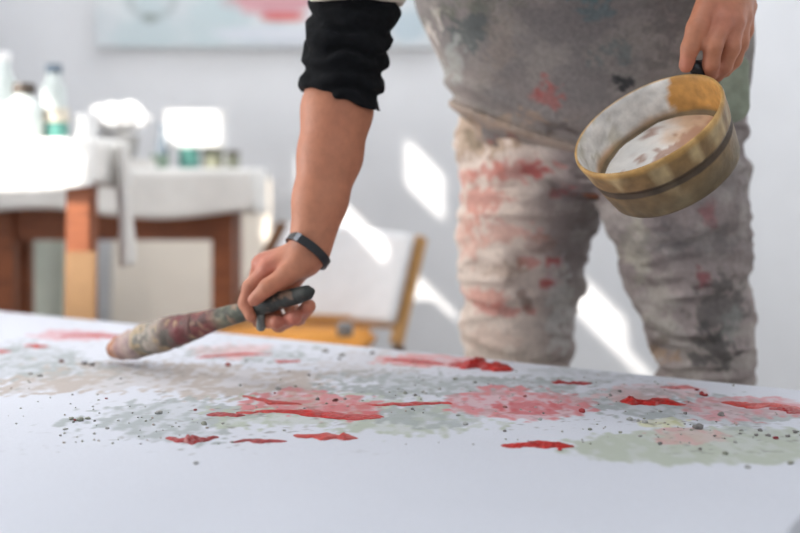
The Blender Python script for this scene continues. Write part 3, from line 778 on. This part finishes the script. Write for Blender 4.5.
# light streaks, darker olive lower half and dark middle groove on the outside
k = sstep(.56, .66, st) * .6; col = col * (1 - k[:, None]) + A3(206, 184, 140) * k[:, None]
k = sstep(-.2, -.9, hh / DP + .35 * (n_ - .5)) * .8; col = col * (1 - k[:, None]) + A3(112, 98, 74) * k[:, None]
k = (np.abs(hh + DP * .46) < .0055) * .85; col = col * (1 - k[:, None]) + A3(60, 46, 36) * k[:, None]
rim = sstep(-.008, 0, hh) * (~ins); col = col * (1 - .7 * rim[:, None]) + A3(206, 158, 86) * .7 * rim[:, None]
ci = A3(208, 152, 80) * (0.8 + .4 * n_)[:, None]
col[ins] = ci[ins]
# white paint clings to the low side of the inside wall and the floor of the tub
low = -(ra @ pa) / RP
ww = sstep(-.52, -.42, low + .9 * (n5 - .5) + .9 * (n_ - .5)) * ins * (1 - .75 * sstep(-.032, -.044, hh - .02 * (n5 - .5)))
col = col * (1 - ww[:, None]) + A3(238, 236, 231) * ww[:, None]
k = sstep(.58, .66, n_) * sstep(.2, .55, low) * ins * .5; col = col * (1 - k[:, None]) + A3(168, 160, 130) * k[:, None]
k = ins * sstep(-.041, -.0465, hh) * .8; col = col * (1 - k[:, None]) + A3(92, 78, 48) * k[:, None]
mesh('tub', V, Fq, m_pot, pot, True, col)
# paint in the tub
n = 40; V = [pc - pn * .0465]; Fq = []
for i in range(1, 15):
    for k in range(n):
        t = 2 * math.pi * k / n; r = RP * .815 * i / 14
        V.append(pc - pn * (.0475) + (pa * math.cos(t) + pb * math.sin(t)) * r)
V = np.array(V); V += np.outer(.007 * (fbm(V, 38, 3, 8) - .5), pn)
for k in range(n): Fq.append([0, 1 + k, 1 + (k + 1) % n])
for i in range(13):
    for k in range(n): Fq.append([1 + i * n + k, 1 + (i + 1) * n + k, 1 + (i + 1) * n + (k + 1) % n, 1 + i * n + (k + 1) % n])
rel = V - pc; x_ = rel @ pa / RP; y_ = rel @ pb / RP
col = np.tile(A3(238, 234, 228), (len(V), 1))
k = sstep(.0, .45, x_ + .7 * (fbm(V, 45, 3, 9) - .5)) * .8; col = col * (1 - k[:, None]) + A3(206, 164, 124) * k[:, None]
k = sstep(.54, .63, fbm(V, 50, 3, 14) + .12 * (x_ > -.1) - .1 * (y_ > .25)) * .75; col = col * (1 - k[:, None]) + A3(168, 120, 96) * k[:, None]
o = mesh('paint', V, Fq, mat('wet_paint', None, .4, .1, 60, attr=True, bump=.3), pot, True, col); o['label'] = 'white paint clouded with brown in the tub'
# dark grip on the rim, under the fingers
g0 = P(700, 76, 1.403)
v = Vol(); v.chain([g0 - pn * .004, g0 + pn * .014, P(706, 66, 1.412), P(716, 76, 1.425)], [.0075, .008, .0085, .007], .004); qv, qf = v.mesh(.003)
mesh('grip', qv, qf, mat('dark_grip', srgb(38, 40, 44), .5, .1, 40), pot)

# ------------------------------------------------------------------ behind: tables, chair, boards
m_wood = mat('brown_table_wood', srgb(152, 86, 50), .55, .2, 6, stretch=(2, 12, 12), col2=srgb(120, 66, 38))
m_ltw = mat('honey_wood', srgb(204, 150, 92), .5, .12, 8, stretch=(2, 12, 12))
m_sheet = mat('white_sheet', srgb(236, 234, 230), .85, .03, 20, bump=.2)
def table(x0, x1, y0, y1, z, leg, ap, inset, label, splay=0.0):
    t = thing('wooden_table', label, 'table', ((x0 + x1) / 2, (y0 + y1) / 2, 0), 'wooden tables')
    MB().box(((x0 + x1) / 2, (y0 + y1) / 2, z - .0125), (x1 - x0, y1 - y0, .025), None, .004).build('tabletop', m_wood, t, False)
    i = inset + leg / 2
    for yy in (y0 + i, y1 - i): MB().box(((x0 + x1) / 2, yy, z - .025 - ap / 2), (x1 - x0 - 2 * i - leg, .022, ap)).build('apron', m_wood, t, False)
    for xx in (x0 + i, x1 - i): MB().box((xx, (y0 + y1) / 2, z - .025 - ap / 2), (.022, y1 - y0 - 2 * i - leg, ap)).build('apron', m_wood, t, False)
    for xx in (x0 + i, x1 - i):
        for yy, sx in ((y0 + i, 0), (y1 - i, splay)): MB().box((xx - sx, yy, (z - .025) / 2), (leg, leg, z - .025), None, .004).build('leg', m_wood, t, False)
    return t
def cloth(x0, x1, y0, y1, z, drop, label, seed):
    """a sheet lying on a table top and hanging over its sides"""
    n, m = 60, 40; V = []; Fq = []
    for i in range(n):
        for j in range(m):
            a = (i / (n - 1)) * 2 - 1; b = (j / (m - 1)) * 2 - 1
            ex = (x1 - x0) / 2 + drop; ey = (y1 - y0) / 2 + drop
            px, py = a * ex, b * ey
            ox, oy = max(0, abs(px) - (x1 - x0) / 2), max(0, abs(py) - (y1 - y0) / 2)
            wv = .5 + .5 * math.sin((px * 30 if oy > ox else py * 30) + seed)
            hx = math.copysign(min(abs(px), (x1 - x0) / 2) + (min(ox, .008) + ox * .06 * wv if ox else 0), px)
            hy = math.copysign(min(abs(py), (y1 - y0) / 2) + (min(oy, .012) + oy * .10 * wv if oy else 0), py)
            V.append(((x0 + x1) / 2 + hx, (y0 + y1) / 2 + hy, z + .003 - max(max(ox, oy) - .008, 0) * (1 + .12 * math.sin(px * 9 + py * 7 + seed))))
    for i in range(n - 1):
        for j in range(m - 1): Fq.append([i * m + j, (i + 1) * m + j, (i + 1) * m + j + 1, i * m + j + 1])
    o = mesh('table_cloth', V, Fq, m_sheet, None, True, None, loc=((x0 + x1) / 2, (y0 + y1) / 2, z))
    md = o.modifiers.new('thick', 'SOLIDIFY'); md.thickness = .002; md.offset = 1
    return tag(o, label, 'cloth', 'white table cloths')
TZ1 = P(0, 140, 2.5)[2]; TZ2 = P(0, 170, 3.2)[2]
t1 = (-1.62, -.685, 2.47, 2.76); t2 = (-1.24, -.43, 3.17, 3.47)
table(*t1, TZ1, .056, .075, .004, 'brown wooden table nearest the left edge, under the sunlit white cloth', .06)
table(*t2, TZ2, .062, .18, .055, 'brown wooden table with thick legs standing behind, before the cream board')
cloth(*t1, TZ1, .118, 'sunlit white cloth hanging over the nearer table', 1.0)
cloth(*t2, TZ2, .135, 'white cloth in shade hanging over the table with jars and carton', 2.2)
# strip of cloth hanging at the corner of the nearer table
V = []; Fq = []
ct = P(109, 196, 2.56)
for i in range(24):
    for j in range(8):
        z = TZ1 + .006 - i * .0165 if i else TZ1 + .004
        s_ = j / 7 - .5
        V.append((-.664 + .016 + .012 * math.sin(j * 1.6 + i * .14) + .002 * i * .3, 2.60 + s_ * .075 * (1 - .3 * i / 24), TZ1 - .004 - i * .0125))
for i in range(23):
    for j in range(7): Fq.append([i * 8 + j, (i + 1) * 8 + j, (i + 1) * 8 + j + 1, i * 8 + j + 1])
o = mesh('hanging_rag', V, Fq, m_sheet, None, True, None, loc=V[0]); md = o.modifiers.new('thick', 'SOLIDIFY'); md.thickness = .006
tag(o, 'narrow white rag hanging down from the corner of the nearer table', 'rag')
# boards
def board(name, px0, px1, z1, Y, m, label, cat, lean=.06, th=.015):
    a = P(px0, 0, Y)[0]; b_ = P(px1, 0, Y)[0]
    ang = math.atan2(lean, z1); Rm = np.array(Matrix.Rotation(-ang, 3, 'X'))
    o = MB().box((0, 0, 0), (b_ - a, th, z1), Rm, .003).build(name, m, None, False)
    o.location = ((a + b_) / 2, Y + lean / 2, z1 / 2 + .003)
    return tag(o, label, cat)
board('cream_board', 108, 268, .80, 3.82, mat('cream_board', srgb(252, 242, 228), .7, .03, 6), 'tall cream board leaning on the wall behind the brown table', 'board', .10)
board('green_panel', 16, 62, .62, 3.56, mat('pale_green_panel', srgb(222, 232, 218), .4, .04, 8), 'pale greenish panel leaning under the table at the left edge', 'panel', .05)
board('plywood_offcut', 61, 92, .65, 2.385, mat('plywood', srgb(222, 172, 122), .6, .1, 8), 'light orange plywood offcut leaning in front of the brown table leg', 'board', .035)
# chair with cloth-covered back
ch_l, ch_lb = P(284, 224, 3.08), P(246, 300, 3.0); ch_r, ch_rb = P(421, 237, 2.94), P(396, 345, 2.86)
chair = thing('wooden_chair', 'low wooden chair with pale back panel and orange seat behind the brush hand', 'chair', (-.25, 2.9, 0))
m_ochre = mat('ochre_wood', srgb(200, 152, 92), .5, .12, 8, stretch=(2, 12, 12)); m_brn = mat('shaded_ochre_wood', srgb(112, 76, 48), .5, .15, 8)  # the umber copy is darkened to paint shade on the left post
def ext(a, b, z): return a + (b - a) * ((z - a[2]) / (b[2] - a[2]))
sz = .40
MB().bar(ch_l, ext(ch_l, ch_lb, sz - .02), .035, .03).build('back_post', m_brn, chair, False)
MB().bar(ch_r, ext(ch_r, ch_rb, sz - .02), .028, .03).build('back_post', m_ochre, chair, False)
MB().bar(ch_l + [0, 0, -.012], ch_r + [0, 0, -.012], .022, .03).build('top_rail', m_ochre, chair, False)
bl, brr = ext(ch_l, ch_lb, .435), ext(ch_r, ch_rb, .435)
MB().bar(bl, brr, .02, .03).build('lower_rail', m_ochre, chair, False)
pv = MB(); tl, tr = ch_l + [.02, -.004, .005], ch_r + [-.015, -.004, .005]
n = 16; V = []
for i in range(n):
    for j in range(n):
        s_, t_ = i / (n - 1), j / (n - 1); p = (tl * (1 - s_) + tr * s_) * (1 - t_) + ((bl + [.02, 0, 0]) * (1 - s_) + (brr - [.015, 0, 0]) * s_) * t_
        V.append(p + np.array([.0, -.022 + .03 * math.sin(math.pi * s_), .0]))
Fq = [[i * n + j, (i + 1) * n + j, (i + 1) * n + j + 1, i * n + j + 1] for i in range(n - 1) for j in range(n - 1)]
o = mesh('back_panel', V, Fq, mat('pale_upholstery', srgb(226, 226, 228), .85, .03, 30, bump=.2), chair); md = o.modifiers.new('thick', 'SOLIDIFY'); md.thickness = .012
fL, fR = ext(ch_l, ch_lb, sz), ext(ch_r, ch_rb, sz)
dv = np.array([-.12, -.33, 0])
m_or = mat('orange_fabric', srgb(222, 150, 60), .85, .1, 20, bump=.3)
cs_ = (fL + fR + dv * 2) / 2 - [0, 0, .0] ; cen = (fL + fR) / 2 + dv / 2
ex = (fR - fL); ex[2] = 0; wx = np.linalg.norm(ex); ex /= wx; ey = np.array([-ex[1], ex[0], 0])
MB().box((cen[0], cen[1], sz - .002), (wx * .86, .34, .05), np.stack([ex, ey, [0, 0, 1]], 1), .015).build('seat', m_or, chair)
for i, (p, q_) in enumerate(((fL, .05), (fR, .05), (fL + dv, -.02), (fR + dv, -.02))):
    MB().bar((p[0], p[1], sz - .027), (p[0] + (.03 if i % 2 else -.01), p[1] + q_, 0), .032, .032).build('leg', m_brn, chair, False)
gp = P(345, 333, 2.72); 
o = MB().lathe((gp[0], gp[1], sz + .0235), (0, 0, 1), [(0, .018), (.002, .02), (.03, .02), (.032, .018), (.034, .012)], 24).build('paint_tin', mat('grey_tin', srgb(126, 128, 130), .4, .1, 30), None, loc=(gp[0], gp[1], sz + .0235))
tag(o, 'small grey tin standing on the orange chair seat', 'tin')

# ------------------------------------------------------------------ things on the tables
m_glass = mat('cloudy_glass', srgb(214, 222, 220), .12, .04, 12); m_teal = mat('teal_paint', srgb(96, 158, 148), .4, .1, 20)
m_lid = mat('dark_lid', srgb(82, 70, 60), .5, .1, 20); m_ivory = mat('ivory_label', srgb(216, 208, 192), .6, .05, 20)
m_bg = mat('blue_grey', srgb(112, 126, 140), .4, .1, 20); m_green = mat('sage_green', srgb(138, 160, 142), .45, .1, 20)
m_olive = mat('olive_grey', srgb(140, 142, 124), .45, .1, 20); m_white = mat('white_card', srgb(240, 240, 240), .7, .02, 20); m_gbowl = mat('grey_enamel', srgb(172, 170, 168), .4, .06, 16)
CT = .0055
def jar(name, px, Y, ztop, r, h, m, lid, label, cat, neck=.75, lidh=.016, group=None):
    x = P(px, 0, Y)[0]
    t = thing(name, label, cat, (x, Y, ztop), group)
    MB().lathe((x, Y, ztop), (0, 0, 1), [(0, r * .9), (.004, r), (h * .78, r), (h * .88, r * neck), (h, r * neck)], 28).build('body', m, t)
    if lid: MB().lathe((x, Y, ztop + h - .002), (0, 0, 1), [(0, r * neck * 1.08), (.002, r * neck * 1.12), (lidh - .002, r * neck * 1.12), (lidh, r * neck)], 28).build('lid', lid, t)
    return t
z1 = TZ1 + CT; z2 = TZ2 + CT
jar('glass_jar', 24, 2.57, z1, .042, .105, m_glass, m_lid, 'large cloudy jar with a dark lid on the sunlit cloth', 'jar', .55, .024)
jar('paint_jar', 56, 2.60, z1, .028, .040, m_teal, m_ivory, 'small teal jar with an ivory top beside the large jar', 'jar', .95, .034)
jar('bottle', 54, 2.71, z1, .030, .165, m_glass, m_bg, 'tall pale bottle with blue-grey cap behind the teal jar', 'bottle', .6, .022)
jar('bottle', 4, 2.67, z1, .026, .19, m_glass, m_white, 'tall pale bottle with white cap at the left edge', 'bottle', .6, .022)
jar('white_cup', 86, 2.62, z1, .024, .058, m_white, None, 'white cup standing at the right end of the sunlit cloth', 'cup', 1.0)
bx = P(116, 0, 3.32)
t = thing('mixing_bowl', 'grey bowl under the heap of crumpled white paper', 'bowl', (bx[0], 3.32, z2))
MB().lathe((bx[0], 3.32, z2), (0, 0, 1), [(0, .035), (.004, .04), (.05, .062), (.095, .068), (.099, .066), (.095, .062), (.05, .055), (.012, .035), (.01, .001)], 36, False).build('body', m_gbowl, t)
def heap(name, px, Y, z, rx, ry, rz, label, cat, seed):
    x = P(px, 0, Y)[0]; v = Vol(lambda X: -.030 * (np.abs(fbm(X, 26, 3, seed) - .5) * 2 - .3), .02)
    v.ell((x, Y, z + rz), (rx, ry, rz), None, .01); qv, qf = largest(*v.mesh(.005)); qv[:, 2] = np.maximum(qv[:, 2], z)
    return tag(mesh(name, qv, qf, m_white, None, False, None, loc=(x, Y, z)), label, cat)
heap('crumpled_paper', 116, 3.32, z2 + .1005, .105, .07, .046, 'heap of crumpled white paper spilling over the grey bowl', 'paper', 5)
x = P(126, 0, 3.2)[0]
o = MB().box((0, 0, .0125), (.17, .10, .025), None, .004).build('folded_cloth', m_sheet, None, False); o.location = (x, 3.225, z2 + .001); tag(o, 'folded white cloth lying at the front edge of the shaded table', 'cloth')
jar('bottle', 163, 3.34, z2, .018, .115, m_bg, m_bg, 'slim blue-grey bottle between the paper heap and white carton', 'bottle', .6, .02)
jar('paint_jar', 189, 3.30, z2, .030, .050, m_teal, m_teal, 'teal jar under the left end of the white carton', 'jar', .95, .012)
jar('paint_jar', 213, 3.33, z2, .030, .050, m_olive, m_olive, 'olive jar under the right end of the white carton', 'jar', .95, .012)
jar('paint_jar', 233, 3.30, z2, .020, .042, m_olive, m_lid, 'small olive jar with dark lid right of the white carton', 'jar', .9, .012)
jar('paint_jar', 160, 3.24, z2, .026, .03, m_green, m_green, 'low sage green pot in front of the blue-grey bottle', 'pot', .95, .012)
x = P(197, 0, 3.31)[0]
ct_ = thing('carton', 'white carton resting on top of the teal and olive jars', 'box', (x, 3.315, z2 + .0605))
MB().box((x, 3.315, z2 + .0605 + .05), (.172, .09, .10), None, .004).build('body', m_white, ct_, False)
MB().box((x, 3.315, z2 + .0605 + .103), (.178, .096, .012), None, .003).build('lid', m_white, ct_, False)

# ------------------------------------------------------------------ painting on the back wall
x0, x1 = P(96, 0, 3.97)[0], P(438, 0, 3.97)[0]; zb = P(0, 47, 3.97)[2]
n, m = 150, 100; hgt = .95
gx, gz = np.meshgrid(np.linspace(x0, x1, n), np.linspace(zb, zb + hgt, m), indexing='ij')
V = np.stack([gx, np.full_like(gx, 3.965), gz], -1).reshape(-1, 3)
a_ = fbm(V, 4.5, 4, 201); b_ = fbm(V, 9, 3, 202)
col = np.tile(A3(206, 212, 216), (len(V), 1)); k = sstep(.45, .6, a_) * .7; col = col * (1 - k[:, None]) + A3(188, 204, 208) * k[:, None]
k = sstep(.5, .64, b_) * .5; col = col * (1 - k[:, None]) + A3(226, 228, 230) * k[:, None]
def spot(px, py, rx, rz, c, al, hollow=False):
    global col
    p = P(px, py, 3.965); d = np.hypot((V[:, 0] - p[0]) / (rx / F * 3.965), (V[:, 2] - p[2]) / (rz / F * 3.965)) + .5 * (b_ - .5)
    mk = (1 - sstep(.75, 1.05, d)) * al
    if hollow: mk *= sstep(.5, .75, d)
    col = col * (1 - mk[:, None]) + A3(*c) * mk[:, None]
spot(150, 0, 30, 22, (170, 180, 182), .8, True); spot(150, 18, 9, 5, (130, 136, 134), .7)
spot(272, 2, 46, 15, (204, 138, 146), .85); spot(284, 17, 28, 5, (210, 84, 78), .9); spot(232, 2, 14, 6, (206, 120, 126), .8); spot(250, 8, 16, 6, (216, 170, 176), .7)
spot(215, 10, 30, 14, (190, 206, 210), .7); spot(270, 34, 60, 8, (214, 216, 226), .7); spot(300, 44, 60, 4, (190, 194, 204), .6); spot(410, 26, 18, 18, (178, 196, 206), .7)
q = np.arange(n * m).reshape(n, m); q = np.stack([q[:-1, :-1], q[1:, :-1], q[1:, 1:], q[:-1, 1:]], -1).reshape(-1, 4)
wp = thing('wall_painting', 'large pale abstract painting with red marks on the back wall', 'painting', ((x0 + x1) / 2, 3.98, zb))
mesh('picture', V, q, mat('painting_colours', None, .7, .05, 60, attr=True), wp, True, col)
MB().box(((x0 + x1) / 2, 3.9825, zb + hgt / 2), (x1 - x0, .033, hgt)).build('stretcher', m_trim, wp, False)
